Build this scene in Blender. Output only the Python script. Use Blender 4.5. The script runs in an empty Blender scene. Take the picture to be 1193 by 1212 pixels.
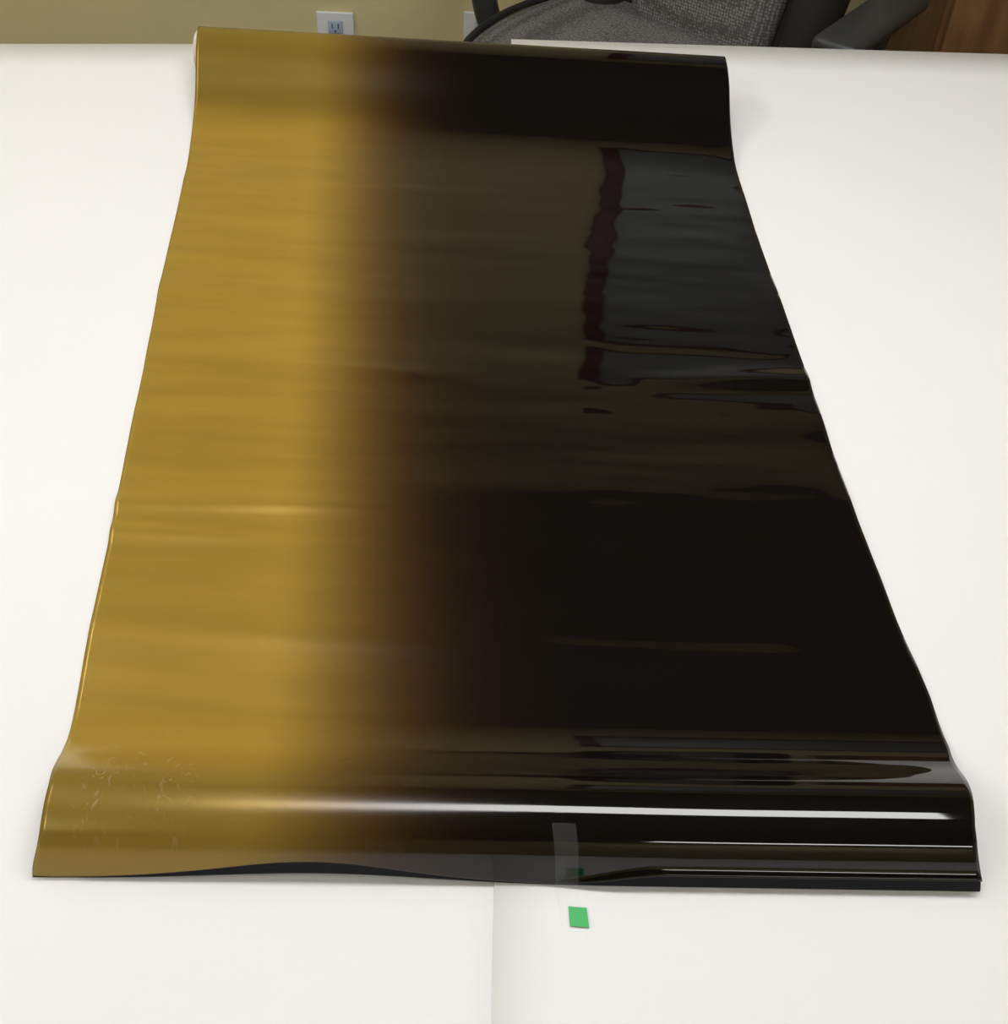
import bpy, math, bmesh
from mathutils import Vector, Matrix, noise
sc=bpy.context.scene
try: sc.view_settings.view_transform='Standard'
except Exception: pass
T=0.75
# ---------------- camera
cam=bpy.data.objects.new('camera',bpy.data.cameras.new('camera')); sc.collection.objects.link(cam)
sc.camera=cam
cam.data.sensor_fit='HORIZONTAL'; cam.data.sensor_width=36; cam.data.lens=1430/1193*36
cam.data.clip_start=.02
R=Matrix.Rotation(math.pi/2-math.radians(46.1),4,'X')@Matrix.Rotation(math.radians(2.5),4,'Z')
cam.matrix_world=Matrix.Translation((0,0,1.565))@R
# ---------------- helpers
def mat(name,col,rough=.5,metal=0,spec=.5,noise_amt=0,nscale=20,bump=0,bscale=200,**kw):
    m=bpy.data.materials.new(name); m.use_nodes=True
    nt=m.node_tree; b=nt.nodes['Principled BSDF']
    b.inputs['Base Color'].default_value=(*col,1); b.inputs['Roughness'].default_value=rough
    b.inputs['Metallic'].default_value=metal; b.inputs['Specular IOR Level'].default_value=spec
    tc=nt.nodes.new('ShaderNodeTexCoord')
    n=nt.nodes.new('ShaderNodeTexNoise'); n.inputs['Scale'].default_value=nscale; n.inputs['Detail'].default_value=4
    nt.links.new(tc.outputs['Object'],n.inputs['Vector'])
    mr=nt.nodes.new('ShaderNodeMapRange'); mr.inputs[3].default_value=1-noise_amt; mr.inputs[4].default_value=1+noise_amt
    nt.links.new(n.outputs[0],mr.inputs[0])
    vm=nt.nodes.new('ShaderNodeVectorMath'); vm.operation='SCALE'; vm.inputs[0].default_value=col
    nt.links.new(mr.outputs[0],vm.inputs['Scale']); nt.links.new(vm.outputs[0],b.inputs['Base Color'])
    if bump:
        n2=nt.nodes.new('ShaderNodeTexNoise'); n2.inputs['Scale'].default_value=bscale
        nt.links.new(tc.outputs['Object'],n2.inputs['Vector'])
        bp=nt.nodes.new('ShaderNodeBump'); bp.inputs['Strength'].default_value=bump; bp.inputs['Distance'].default_value=.002
        nt.links.new(n2.outputs[0],bp.inputs['Height']); nt.links.new(bp.outputs[0],b.inputs['Normal'])
    for k,v in kw.items(): b.inputs[k].default_value=v
    return m
def obj(name,verts,faces,m=None,parent=None,smooth=False,uvs=None):
    me=bpy.data.meshes.new(name); me.from_pydata(verts,[],faces); me.update()
    o=bpy.data.objects.new(name,me); sc.collection.objects.link(o)
    if m: me.materials.append(m)
    if smooth:
        for p in me.polygons: p.use_smooth=True
    if parent: o.parent=parent
    if uvs:
        l=me.uv_layers.new(name='UVMap')
        for lp in me.loops: l.data[lp.index].uv=uvs[lp.vertex_index]
    return o
def box(name,lo,hi,m,parent=None,bev=0,rot=0,seg=3):
    bm=bmesh.new(); bmesh.ops.create_cube(bm,size=1)
    c=[(a+b)/2 for a,b in zip(lo,hi)]; s=[b-a for a,b in zip(lo,hi)]
    for v in bm.verts: v.co=Vector((v.co.x*s[0],v.co.y*s[1],v.co.z*s[2]))
    if bev: bmesh.ops.bevel(bm,geom=bm.edges[:],offset=bev,segments=seg,affect='EDGES',profile=.5)
    me=bpy.data.meshes.new(name); bm.to_mesh(me); bm.free()
    if bev:
        for p in me.polygons: p.use_smooth=True
    me.materials.append(m)
    o=bpy.data.objects.new(name,me); sc.collection.objects.link(o)
    o.location=c; o.rotation_euler=(0,0,rot)
    if parent: o.parent=parent
    return o
def empty(name,loc=(0,0,0),rot=0):
    e=bpy.data.objects.new(name,None); sc.collection.objects.link(e); e.location=loc; e.rotation_euler=(0,0,rot); e.empty_display_size=.1
    return e
def lerp(a,b,t): return a+(b-a)*t
def interp(tab,x):
    if x<=tab[0][0]: return tab[0][1]
    for (a,b),(c,d) in zip(tab,tab[1:]):
        if x<=c: return lerp(b,d,(x-a)/(c-a))
    return tab[-1][1]
def sm(a,b,x):
    t=max(0,min(1,(x-a)/(b-a))); return t*t*(3-2*t)
def tube(name,pts,r,m,parent=None,fl=1.0):
    cu=bpy.data.curves.new(name,'CURVE'); cu.dimensions='3D'; cu.bevel_depth=r; cu.bevel_resolution=6; cu.resolution_u=10
    s=cu.splines.new('BEZIER'); s.bezier_points.add(len(pts)-1)
    for bp,p in zip(s.bezier_points,pts):
        bp.co=p; bp.handle_left_type=bp.handle_right_type='AUTO'
    cu.use_fill_caps=True
    o=bpy.data.objects.new(name,cu); sc.collection.objects.link(o)
    dg=bpy.context.evaluated_depsgraph_get(); me=bpy.data.meshes.new_from_object(o.evaluated_get(dg))
    bpy.data.objects.remove(o)
    for p in me.polygons: p.use_smooth=True
    me.materials.clear(); me.materials.append(m)
    o=bpy.data.objects.new(name,me); sc.collection.objects.link(o)
    if parent: o.parent=parent
    return o

# ---------------- room
wall_m=mat('wall_paint',(.68,.60,.33),.75,noise_amt=.03,bump=.15,bscale=300)
ceil_m=mat('ceiling_paint',(.28,.265,.235),.9,noise_amt=.05,bump=.2)
floor_m=mat('carpet',(.12,.11,.10),.95,noise_amt=.3,nscale=300,bump=.5)
trim_m=mat('trim_white',(.75,.73,.68),.5)
X0,X1,Y0,Y1,HC=-2.6,2.6,-2.4,2.75,2.65
box('floor',(X0-.1,Y0-.1,-.1),(X1+.1,Y1+.1,0),floor_m)
box('ceiling',(X0-.1,Y0-.1,HC),(X1+.1,Y1+.1,HC+.1),ceil_m)
box('wall_back',(X0,Y1,0),(X1,Y1+.1,HC),wall_m)
box('wall_front',(X0,Y0-.1,0),(X1,Y0,HC),wall_m)
box('wall_left',(X0-.1,Y0-.1,0),(X0,Y1+.1,HC),wall_m)
box('wall_right',(X1,Y0-.1,0),(X1+.1,Y1+.1,HC),wall_m)
box('baseboard_back',(X0,Y1-.015,0),(X1,Y1,.1),trim_m,bev=.004)
# ---------------- table
tbl=empty('table',(0,0.75,0),math.radians(3.8))
top_m=mat('table_laminate',(.75,.74,.71),.4)
leg_m=mat('table_metal',(.08,.08,.085),.4,metal=.7)
box('table_top',(-1.6,-.85,T-.03),(1.6,.94,T-.0012),top_m,tbl,bev=.004)
for i,(x,y) in enumerate([(-1.5,-.75),(1.5,-.75),(-1.5,.85),(1.5,.85)]):
    box('leg_%d'%(i+1),(x-.025,y-.025,0),(x+.025,y+.025,T-.03),leg_m,tbl,bev=.004)
box('apron_back',(-1.5,.84,T-.09),(1.5,.86,T-.03),leg_m,tbl)
box('apron_front',(-1.5,-.76,T-.09),(1.5,-.74,T-.03),leg_m,tbl)
pap_m=mat('white_paper',(.87,.87,.875),.55,noise_amt=.015,nscale=3,spec=.25)
def paper(name,corners,z):
    n=24; vs=[];fs=[]
    a,b,c,d=[Vector(q) for q in corners] # nearL nearR farR farL
    for j in range(n+1):
        for i in range(n+1):
            u=i/n;v=j/n
            p=(a*(1-u)+b*u)*(1-v)+(d*(1-u)+c*u)*v
            vs.append((p.x,p.y,z+.0004*noise.noise(Vector((p.x*2,p.y*2,z*50)))))
    for j in range(n):
        for i in range(n):
            k=j*(n+1)+i; fs.append((k,k+1,k+n+2,k+n+1))
    o=obj(name,vs,fs,pap_m,smooth=True)
    s=o.modifiers.new('thick','SOLIDIFY'); s.thickness=.0004; s.offset=1
    return o
paper('paper_sheet',[(-1.5,-.05),(.05,-.05),(.03,1.757),(-1.5,1.612)],T-.0004)
paper('paper_sheet.001',[(.013,-.05),(1.6,.02),(1.6,1.815),(-.02,1.767)],T+.0008)
# ---------------- film
def film_material():
    m=bpy.data.materials.new('gradient_window_film'); m.use_nodes=True
    nt=m.node_tree; N=nt.nodes; L=nt.links; b=N['Principled BSDF']
    def math_(op,a,b2=None,clamp=False):
        q=N.new('ShaderNodeMath'); q.operation=op; q.use_clamp=clamp
        for k,vv in enumerate((a,b2)):
            if vv is None: continue
            if isinstance(vv,(int,float)): q.inputs[k].default_value=vv
            else: L.new(vv,q.inputs[k])
        return q.outputs[0]
    def rng(x,a,b2,c,d):
        q=N.new('ShaderNodeMapRange'); q.interpolation_type='SMOOTHSTEP'
        for k,vv in zip((1,2,3,4),(a,b2,c,d)): q.inputs[k].default_value=vv
        L.new(x,q.inputs[0]); return q.outputs[0]
    uv=N.new('ShaderNodeUVMap'); uv.uv_map='UVMap'
    sep=N.new('ShaderNodeSeparateXYZ'); L.new(uv.outputs[0],sep.inputs[0])
    no=N.new('ShaderNodeTexNoise'); no.inputs['Scale'].default_value=2.2; no.inputs['Detail'].default_value=1
    L.new(uv.outputs[0],no.inputs['Vector'])
    s=math_('SUBTRACT',math_('ADD',math_('MULTIPLY',no.outputs[0],.03),sep.outputs[0]),.015)
    # dye density rises smoothly across the width; colour is what is left after absorption
    dens=rng(s,.205,.62,0,1)
    comb=N.new('ShaderNodeCombineXYZ')
    for k,(g0,kk,off) in enumerate([(.425,5.9,.0026),(.272,6.6,.0025),(.037,5.5,.0026)]):
        L.new(math_('ADD',math_('MULTIPLY',math_('EXPONENT',math_('MULTIPLY',dens,-kk)),g0),off),comb.inputs[k])
    mp=N.new('ShaderNodeMapping'); mp.inputs['Scale'].default_value=(3,40,1); L.new(uv.outputs[0],mp.inputs[0])
    n2=N.new('ShaderNodeTexNoise'); n2.inputs['Scale'].default_value=1; n2.inputs['Detail'].default_value=2
    L.new(mp.outputs[0],n2.inputs['Vector'])
    var=rng(n2.outputs[0],0,1,.86,1.10)
    at=N.new('ShaderNodeAttribute'); at.attribute_name='layer_shade'
    shade_mul=rng(at.outputs['Fac'],0,1,1,.64)  # painted shading at fold and roll, with the darker tint of overlapping film
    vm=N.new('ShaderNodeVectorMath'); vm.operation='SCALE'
    L.new(comb.outputs[0],vm.inputs[0]); L.new(math_('MULTIPLY',var,shade_mul),vm.inputs['Scale'])
    # adhesive smudges and scratches near the curled corner
    n3=N.new('ShaderNodeTexNoise'); n3.inputs['Scale'].default_value=55; n3.inputs['Detail'].default_value=3; n3.inputs['Distortion'].default_value=2.5
    L.new(uv.outputs[0],n3.inputs['Vector'])
    sp=rng(n3.outputs[0],.58,.74,0,1)
    reg=math_('MULTIPLY',math_('MULTIPLY',rng(sep.outputs[0],.02,.05,0,1),rng(sep.outputs[0],.12,.18,1,0)),math_('MULTIPLY',rng(sep.outputs[1],.43,.45,0,1),rng(sep.outputs[1],.52,.57,1,0)))
    mx=N.new('ShaderNodeMix'); mx.data_type='RGBA'; L.new(math_('MULTIPLY',math_('MULTIPLY',sp,reg),.28),mx.inputs[0])
    L.new(vm.outputs[0],mx.inputs[6]); mx.inputs[7].default_value=(.62,.55,.42,1)
    L.new(mx.outputs[2],b.inputs['Base Color'])
    L.new(rng(s,.20,.62,.265,.04),b.inputs['Roughness'])
    L.new(rng(s,.1,.5,.36,0),b.inputs['Metallic'])
    b.inputs['Specular IOR Level'].default_value=.45
    return m
film_m=film_material()
Ltab=[(.39,-.314),(.45,-.318),(.50,-.328),(.55,-.335),(.595,-.341),(.717,-.353),(.837,-.367),(.964,-.380),(1.111,-.397),(1.363,-.420),(1.47,-.434),(1.62,-.449)]
Rtab=[(.40,.347),(.45,.348),(.495,.355),(.54,.360),(.589,.357),(.673,.345),(.788,.331),(.881,.323),(1.011,.314),(1.13,.303),(1.266,.291),(1.422,.280),(1.54,.277),(1.62,.272)]
# film folds over at the near end and its cut edge comes down to the table
near=[(-.0085,.0010),(-.0070,.0060),(-.005,.0120),(-.0025,.0190),(.0005,.0260),(.0055,.0330),(.0125,.0385),(.0220,.0418),(.0330,.0432),(.045,.0424),(.058,.0370),(.072,.0275),(.087,.0165),(.104,.0080),(.126,.0032),(.155,.0016),(.20,.0014)]
RF=.033
far=[(-.24,.0014),(-.20,.0018),(-.165,.004),(-.135,.009),(-.11,.017),(-.085,.028),(-.062,.042),(-.042,.054),(-.022,.0625),(0,.0665)]
for k in range(1,13):
    a=math.radians(90-k*22.5); far.append((RF*1.01*math.cos(a),RF+RF*1.015*math.sin(a)))
def catmull(P,n):
    out=[]
    for i in range(len(P)-1):
        p0=P[max(i-1,0)];p1=P[i];p2=P[i+1];p3=P[min(i+2,len(P)-1)]
        for k in range(n):
            t=k/n
            out.append(tuple(.5*((2*b)+(-a+c)*t+(2*a-5*b+4*c-d)*t*t+(-a+3*b-3*c+d)*t**3) for a,b,c,d in zip(p0,p1,p2,p3)))
    out.append(P[-1]); return out
nearS=catmull(near,5); farS=catmull(far,4)
def g(x,c,w): return math.exp(-((x-c)/w)**2)
def relief(u,x,y):
    w=sm(.54,.62,y)*(1-sm(1.44,1.52,y))
    if w<=0: return 0
    rb=sm(.6,.75,u)*sm(.98,1.04,y)   # right far part lies flatter
    z=.0018*(noise.noise(Vector((x*2.2,y*13,3.1)))+.3)*(1-.55*rb)
    z+=.00036*noise.noise(Vector((x*5,y*38,7.7)))
    z+=.00024*noise.noise(Vector((x*14,y*62,1.7)))*sm(.5,.7,u)
    z+=.0030*g(y+.02*u,.985,.012)*g(u,.27,.14)
    z+=.0030*g(y-.03*u,.770,.011)*(1-sm(.2,.4,u))
    z+=.0024*g(y,.735,.010)*(1-sm(.1,.25,u))
    z+=.0015*g(y,.625,.015)*(1-sm(.3,.7,u))
    z+=.0010*g(y,1.10,.012)*(1-sm(.2,.6,u))+.0010*g(y,1.33,.012)*(1-sm(.3,.6,u))
    z+=.0030*g(y+.05*(1-u),.995,.015)*sm(.66,1.0,u)
    z+=.0015*g(y,1.22,.02)*g(u,.45,.2)
    z+=.003*(noise.noise(Vector((y*11,1.3,0)))+.25)*sm(.95,1.0,u)
    z+=.0008*(noise.noise(Vector((y*8,9.3,0)))+.25)*(1-sm(0,.05,u))
    z+=.0014*g(y,.62,.015)*sm(.45,.6,u)*(1-sm(.8,.95,u))
    return z*w
NU=180; NM=320
def edge_skip(u):  # how far the cut edge is lifted (index into nearS)
    return .5+14*g(u,.29,.15)+sm(.52,.66,u)*11.5
BASE=.0018
Y0A,Y0B=.4085,.4295
def yn(u): return lerp(Y0A,Y0B,u)
fverts=[];fuv=[];shade_w=[];rows=None
for i in range(NU+1):
    u=i/NU
    y0=yn(u); yf=lerp(1.612,1.590,u)
    k0=edge_skip(u); n=110; nr=[]
    for k in range(n):
        q=lerp(k0,len(nearS)-1,k/(n-1)); a=min(int(q),len(nearS)-2); p=[lerp(nearS[a][c],nearS[a+1][c],q-a) for c in (0,1)]
        # slight outward lip where the cut edge springs away from the fold
        t=min(1,(q-k0)/3.5); p[0]-=.0042*(1-t)**2*sm(.52,.62,u)
        nr.append(tuple(p))
    col=[(y0+p[0],p[1]) for p in nr]
    ya=col[-1][0]; yb=yf+farS[0][0]
    for k in range(1,NM): col.append((lerp(ya,yb,k/NM),.0014))
    col+=[(yf+p[0],p[1]) for p in farS]
    rows=len(col)
    for j,(y,z) in enumerate(col):
        fl=(1-sm(.0,.043,z))*(1-sm(y0+.01,y0+.03,y))
        x=lerp(interp(Ltab,y)-.010*fl,interp(Rtab,y)+.010*fl,u)
        zz=T+BASE+z+max(-.0005,relief(u,x,y))
        if y<y0+.14: zz+=.0012*sm(.01,.03,z)*noise.noise(Vector((x*5,y*3,2)))
        fverts.append((x,y,zz)); fuv.append((u,y/1.6*1.7))
        shade_w.append(max(1-sm(y0+.035,y0+.095,y), .9*sm(yf-.15,yf-.09,y)))  # weight of the colour-baked shading: near fold, far roll and its slope
ff=[]
for i in range(NU):
    for j in range(rows-1):
        a=i*rows+j; ff.append((a,a+rows,a+rows+1,a+1))
roll=empty('window_film_roll',(0,0,0))
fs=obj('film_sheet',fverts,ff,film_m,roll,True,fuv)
at=fs.data.attributes.new('layer_shade','FLOAT','POINT'); at.data.foreach_set('value',shade_w)
s=fs.modifiers.new('thick','SOLIDIFY'); s.thickness=.00015; s.offset=-1
# folded-under inner layers (stacked, so opaque dark)
inner_m=mat('folded_dark_film',(.004,.0045,.008),.12,spec=.14)
inner=catmull([(-.0092,.0006),(-.0072,.0050),(-.0048,.0100),(-.0020,.0165),(.002,.0240),(.008,.0305),(.016,.0340),(.026,.0320),(.033,.024),(.034,.012),(.028,.004),(.016,.0012)],4)
vs=[];fc=[];nA=len(inner)
for i in range(NU+1):
    u=i/NU;y0=yn(u)
    dz=.006*g(u,.30,.16)
    for j,(dy,z) in enumerate(inner):
        fl=1-sm(0,.043,z)
        x=lerp(interp(Ltab,y0)-.010*fl+.0004,interp(Rtab,y0)+.010*fl-.0004,u)
        vs.append((x,y0+dy+dz*.9*(1-z/.035)+.0003,T+.0020+z*(1-dz*6)+dz*.4))
for i in range(NU):
    for j in range(nA-1):
        a=i*nA+j; fc.append((a,a+nA,a+nA+1,a+1))
obj('film_inner_fold',vs,fc,inner_m,roll,True)
# far roll: wound layers + cardboard core
def cyl_between(name,A,B,r0,r1,m,parent,uvx=(0,1)):
    A=Vector(A);B=Vector(B);d=(B-A).normalized(); n1=d.cross(Vector((0,0,1))).normalized(); n2=n1.cross(d)
    n=64;vs=[];fc=[];uv=[]
    for e,(P,uu) in enumerate([(A,uvx[0]),(B,uvx[1])]):
        for r in (r0,r1):
            for k in range(n):
                a=2*math.pi*k/n; vs.append(tuple(P+n1*math.cos(a)*r+n2*math.sin(a)*r)); uv.append((uu,k/n))
    for k in range(n):
        k2=(k+1)%n
        fc+= [(k,k2,n+k2,n+k),(2*n+k,3*n+k,3*n+k2,2*n+k2),(n+k,n+k2,3*n+k2,3*n+k),(k,2*n+k,2*n+k2,k2)]
    return obj(name,vs,fc,m,parent,False,uv)
card=mat('cardboard',(.72,.66,.56),.8,noise_amt=.1,nscale=60)
A=Vector((-.447,1.612,T+BASE+RF));B=Vector((.271,1.590,T+BASE+RF)); d=(B-A).normalized()
cyl_between('wound_film',A+d*.001,B-d*.001,.0285,RF-.0008,film_m,roll)
cyl_between('cardboard_core',A-d*.005,B+d*.002,.023,.0282,card,roll)
# ---------------- tape
tp=empty('tape_strip')
tm=bpy.data.materials.new('clear_tape'); tm.use_nodes=True
nt=tm.node_tree; b=nt.nodes['Principled BSDF']; b.inputs['Base Color'].default_value=(.75,.78,.8,1); b.inputs['Roughness'].default_value=.25
tr=nt.nodes.new('ShaderNodeBsdfTransparent'); mx=nt.nodes.new('ShaderNodeMixShader')
tn=nt.nodes.new('ShaderNodeTexNoise'); tn.inputs['Scale'].default_value=90
tr_r=nt.nodes.new('ShaderNodeMapRange'); tr_r.inputs[3].default_value=.015; tr_r.inputs[4].default_value=.07
nt.links.new(tn.outputs[0],tr_r.inputs[0]); nt.links.new(tr_r.outputs[0],mx.inputs[0])
nt.links.new(tr.outputs[0],mx.inputs[1]); nt.links.new(b.outputs[0],mx.inputs[2]); nt.links.new(mx.outputs[0],nt.nodes['Material Output'].inputs[0])
yt0=yn(.55)
prof=[p for p in nearS[33:1:-1]]  # crest down the front
pts=[(yt0+p[0],p[1]+.0012) for p in prof]
P=[]
for k,(y,z) in enumerate(pts):
    a=pts[max(k-1,0)];c=pts[min(k+1,len(pts)-1)]
    ty,tz=c[0]-a[0],c[1]-a[1]; l=math.hypot(ty,tz); P.append((y+tz/l*.0014,z-ty/l*.0014+.0014))
P+=[(yt0-.0125,.0030),(yt0-.018,.0024),(yt0-.028,.0022),(yt0-.043,.0022)]
vs=[];fc=[]
for k,(y,z) in enumerate(P):
    xc=.052+ (0.012)*max(0,(P[0][0]-y))/.07
    vs+=[(xc-.0085,y,T+z),(xc+.0085,y,T+z)]
for k in range(len(P)-1): fc.append((2*k,2*k+1,2*k+3,2*k+2))
obj('clear_tape',vs,fc,tm,tp,True)
gm=mat('green_tape',(.012,.44,.09),.45,noise_amt=.05)
vs=[(.0580,.3955,T+.0024),(.0710,.3950,T+.0024),(.0725,.3805,T+.0026),(.0590,.3810,T+.0026)]
o=obj('green_end',vs,[(0,3,2,1)],gm,tp); s=o.modifiers.new('t','SOLIDIFY'); s.thickness=.0003; s.offset=1
# ---------------- outlets
pl=mat('outlet_plastic',(.72,.74,.78),.35); dk=mat('outlet_slot',(.03,.03,.035),.5); blu=mat('outlet_face',(.45,.52,.68),.35)
def outlet(name,x,z):
    e=empty(name,(x,Y1,z))
    box('plate',(-.043,-.007,-.06),(.043,0,.06),pl,e,bev=.003)
    for k,zz in enumerate((.027,-.027)):
        box('socket_%d'%(k+1),(-.017,-.010,zz-.015),(.017,-.006,zz+.015),blu,e,bev=.003)
        for xx in (-.007,.007): box('slot_%d'%(k*2+(xx>0)+1),(xx-.0012,-.0108,zz-.003),(xx+.0012,-.0098,zz+.008),dk,e)
        box('ground_%d'%(k+1),(-.002,-.0108,zz-.011),(.002,-.0098,zz-.007),dk,e)
    box('screw',(-.002,-.0085,-.002),(.002,-.0065,.002),dk,e,bev=.0008)
outlet('wall_outlet',-.44,.286); outlet('wall_outlet.001',-.100,.30)
# ---------------- framed board on back wall (seen mirrored in the film)
bd=empty('framed_whiteboard',(.95,Y1,1.85))
fr=mat('cherry_frame',(.10,.012,.006),.4,noise_amt=.2,nscale=40); wb=mat('board_face',(.33,.36,.38),.3)
box('board',(-.69,-.02,-.31),(.69,-.004,.31),wb,bd)
for nme,lo,hi in [('frame_top',(-.74,-.03,.31),(.74,0,.355)),('frame_bottom',(-.74,-.03,-.355),(.74,0,-.31)),('frame_left',(-.74,-.03,-.31),(-.69,0,.31)),('frame_right',(.69,-.03,-.31),(.74,0,.31))]:
    box(nme,lo,hi,fr,bd,bev=.004)
# ---------------- wooden cabinet
wd=bpy.data.materials.new('oak_wood'); wd.use_nodes=True
nt=wd.node_tree;b=nt.nodes['Principled BSDF'];tc=nt.nodes.new('ShaderNodeTexCoord');mp=nt.nodes.new('ShaderNodeMapping');mp.inputs['Scale'].default_value=(14,14,1.2)
nn=nt.nodes.new('ShaderNodeTexNoise');nn.inputs['Scale'].default_value=3;nn.inputs['Detail'].default_value=6
cr=nt.nodes.new('ShaderNodeValToRGB');cr.color_ramp.elements[0].position=.3;cr.color_ramp.elements[1].position=.7
cr.color_ramp.elements[0].color=(.15,.07,.028,1);cr.color_ramp.elements[1].color=(.25,.13,.055,1)
nt.links.new(tc.outputs['Object'],mp.inputs[0]);nt.links.new(mp.outputs[0],nn.inputs['Vector']);nt.links.new(nn.outputs[0],cr.inputs[0]);nt.links.new(cr.outputs[0],b.inputs['Base Color']);b.inputs['Roughness'].default_value=.45
cb=empty('wooden_cabinet',(1.3,2.5,0))
box('carcass',(-.50,-.18,.05),(.6,.235,1.0),wd,cb,bev=.004)
box('plinth',(-.48,-.15,0),(.58,.22,.05),dk,cb)
box('cabinet_top',(-.52,-.20,1.0),(.62,.235,1.03),wd,cb,bev=.005)
box('door_left',(-.49,-.20,.07),(.04,-.18,.98),wd,cb,bev=.004); box('door_right',(.06,-.20,.07),(.59,-.18,.98),wd,cb,bev=.004)
box('handle_left',(.0,-.225,.55),(.012,-.20,.67),leg_m,cb,bev=.003); box('handle_right',(.085,-.225,.55),(.097,-.20,.67),leg_m,cb,bev=.003)
# ---------------- office chair
def mesh_fabric():
    m=bpy.data.materials.new('grey_mesh_fabric'); m.use_nodes=True
    nt=m.node_tree;b=nt.nodes['Principled BSDF'];tc=nt.nodes.new('ShaderNodeTexCoord')
    v=nt.nodes.new('ShaderNodeTexVoronoi'); v.inputs['Scale'].default_value=170; v.inputs['Randomness'].default_value=.35
    cr=nt.nodes.new('ShaderNodeValToRGB'); cr.color_ramp.elements[0].color=(.25,.24,.235,1); cr.color_ramp.elements[1].color=(.07,.067,.067,1)
    cr.color_ramp.elements[0].position=.15; cr.color_ramp.elements[1].position=.6
    nt.links.new(tc.outputs['Object'],v.inputs['Vector']); nt.links.new(v.outputs['Distance'],cr.inputs[0]); nt.links.new(cr.outputs[0],b.inputs['Base Color'])
    bp=nt.nodes.new('ShaderNodeBump'); bp.inputs['Strength'].default_value=.3; nt.links.new(v.outputs['Distance'],bp.inputs['Height']); nt.links.new(bp.outputs[0],b.inputs['Normal'])
    b.inputs['Roughness'].default_value=.85
    return m
fab=mesh_fabric(); blk=mat('black_fabric',(.012,.011,.011),.8,noise_amt=.2,nscale=200); pla=mat('dark_plastic',(.030,.031,.032),.4)
F=Vector((-.60,-.80))
ch=empty('office_chair',(.24,2.22,0),math.atan2(F.y,F.x)+math.pi/2)  # local -y = facing direction
def cushion(name,w,dp,th,exp,m,crown=.02):
    n=40;vs=[];fc=[]
    for side in (1,-1):
        for j in range(n+1):
            for i in range(n+1):
                a=(i/n*2-1);b=(j/n*2-1)
                x=a*math.sqrt(1-b*b*.5*exp); y=b*math.sqrt(1-a*a*.5*exp)
                r=max(abs(a),abs(b))
                h=th/2*(max(0,1-r**8))**.5+(crown*(1-r*r) if side>0 else 0)
                vs.append((x*w/2,y*dp/2,side*h))
    o=(n+1)**2
    for j in range(n):
        for i in range(n):
            k=j*(n+1)+i; fc.append((k,k+1,k+n+2,k+n+1)); fc.append((o+k,o+k+n+1,o+k+n+2,o+k+1))
    ob=obj(name,vs,fc,m,ch,True)
    bm=bmesh.new();bm.from_mesh(ob.data);bmesh.ops.remove_doubles(bm,verts=bm.verts,dist=.0001);bm.to_mesh(ob.data);bm.free()
    return ob
st=cushion('seat_cushion',.64,.60,.07,.75,fab,.015); st.location=(-.04,-.02,.475)
sb=cushion('seat_shell',.655,.615,.05,.75,blk,0); sb.location=(-.04,-.02,.45)
def seat_out(w,dp,z,n=60,exp=.75):
    L=[]
    for k in range(n):
        t=k/n*8; s=int(t//2); f=(t%2)-1
        a,b=[(f,-1),(1,f),(-f,1),(-1,-f)][s]
        L.append((a*math.sqrt(1-b*b*.5*exp)*w/2-.04,b*math.sqrt(1-a*a*.5*exp)*dp/2-.02,z))
    return L+[L[0]]
tube('seat_piping',seat_out(.60,.56,.508),.007,blk,ch)
def backpart(name,w,h,th,m,loc,crown):
    o=cushion(name,w,h,th,.5,m,crown); o.rotation_euler=(math.radians(90-12),0,0); o.location=loc; return o
bk=backpart('back_shell',.56,.76,.06,blk,(0,.262,.78),.0)
bf=backpart('back_cushion',.35,.70,.05,fab,(0,.225,.78),.02)
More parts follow.
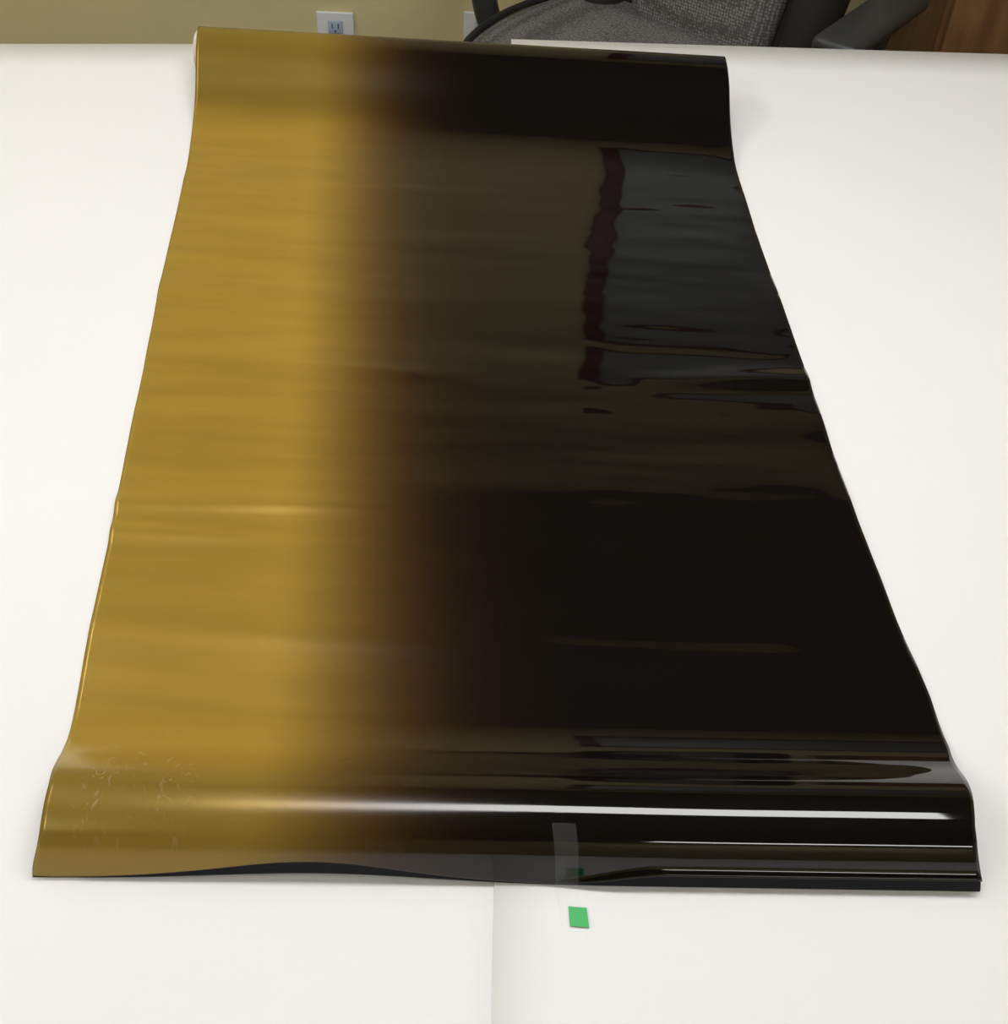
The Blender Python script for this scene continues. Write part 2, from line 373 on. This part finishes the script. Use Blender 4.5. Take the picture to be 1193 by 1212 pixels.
for sx,nm in ((-1,'left'),(1,'right')):
    tube('back_bolster_'+nm,[(sx*.215,.16,.44),(sx*.235,.17,.60),(sx*.235,.22,.80),(sx*.20,.28,1.06)],.045,blk,ch)
    ax=.415 if sx>0 else -.40
    tube('arm_'+nm,[(sx*.20,.0,.43),(sx*.36,.0,.44),(ax,-.01,.52),(ax,0,.66),(ax,.02,.70)],.026,pla,ch)
    box('arm_pad_'+nm,(ax-.04,-.15,.70),(ax+.04,.13,.73),pla,ch,bev=.013)
box('back_bar',(-.03,.15,.41),(.03,.36,.44),pla,ch,bev=.008); box('back_upright',(-.03,.33,.42),(.03,.36,.70),pla,ch,bev=.008)
tube('gas_lift',[(0,0,.08),(0,0,.25),(0,0,.43)],.025,pla,ch)
for k in range(5):
    a=2*math.pi*k/5+.3
    tube('base_leg_%d'%(k+1),[(0,0,.10),(.15*math.cos(a),.15*math.sin(a),.095),(.29*math.cos(a),.29*math.sin(a),.075)],.017,pla,ch)
    o=cyl_between('caster_%d'%(k+1),(.29*math.cos(a)-.02*math.sin(a),.29*math.sin(a)+.02*math.cos(a),.03),(.29*math.cos(a)+.02*math.sin(a),.29*math.sin(a)-.02*math.cos(a),.03),.004,.03,pla,ch)
# ---------------- ceiling fluorescent fixtures
em=bpy.data.materials.new('fluorescent_diffuser'); em.use_nodes=True
b=em.node_tree.nodes['Principled BSDF']; b.inputs['Base Color'].default_value=(.9,.9,.9,1); b.inputs['Emission Color'].default_value=(1,.995,.985,1); b.inputs['Emission Strength'].default_value=16
hs=mat('fixture_housing',(.7,.7,.7),.5)
def fixture(name,x,y,L=1.25,W=.24,rot=0):
    e=empty(name,(x,y,HC),rot)
    box('housing',(-L/2-.02,-W/2-.02,-.06),(L/2+.02,W/2+.02,0),hs,e,bev=.005)
    box('diffuser',(-L/2,-W/2,-.075),(L/2,W/2,-.06),em,e,bev=.004)
fixture('fluorescent_light',.27,1.0,1.5,.34)
fixture('fluorescent_light.001',1.25,-1.9,1.2,.2)
fixture('fluorescent_light.002',-1.5,-.5,1.5,.24,math.pi/2)
fixture('fluorescent_light.003',-1.7,1.6,1.2,.24,math.pi/2)
w=bpy.data.worlds.new('world'); sc.world=w; w.use_nodes=True
w.node_tree.nodes['Background'].inputs[0].default_value=(.9,.93,1,1); w.node_tree.nodes['Background'].inputs[1].default_value=.3
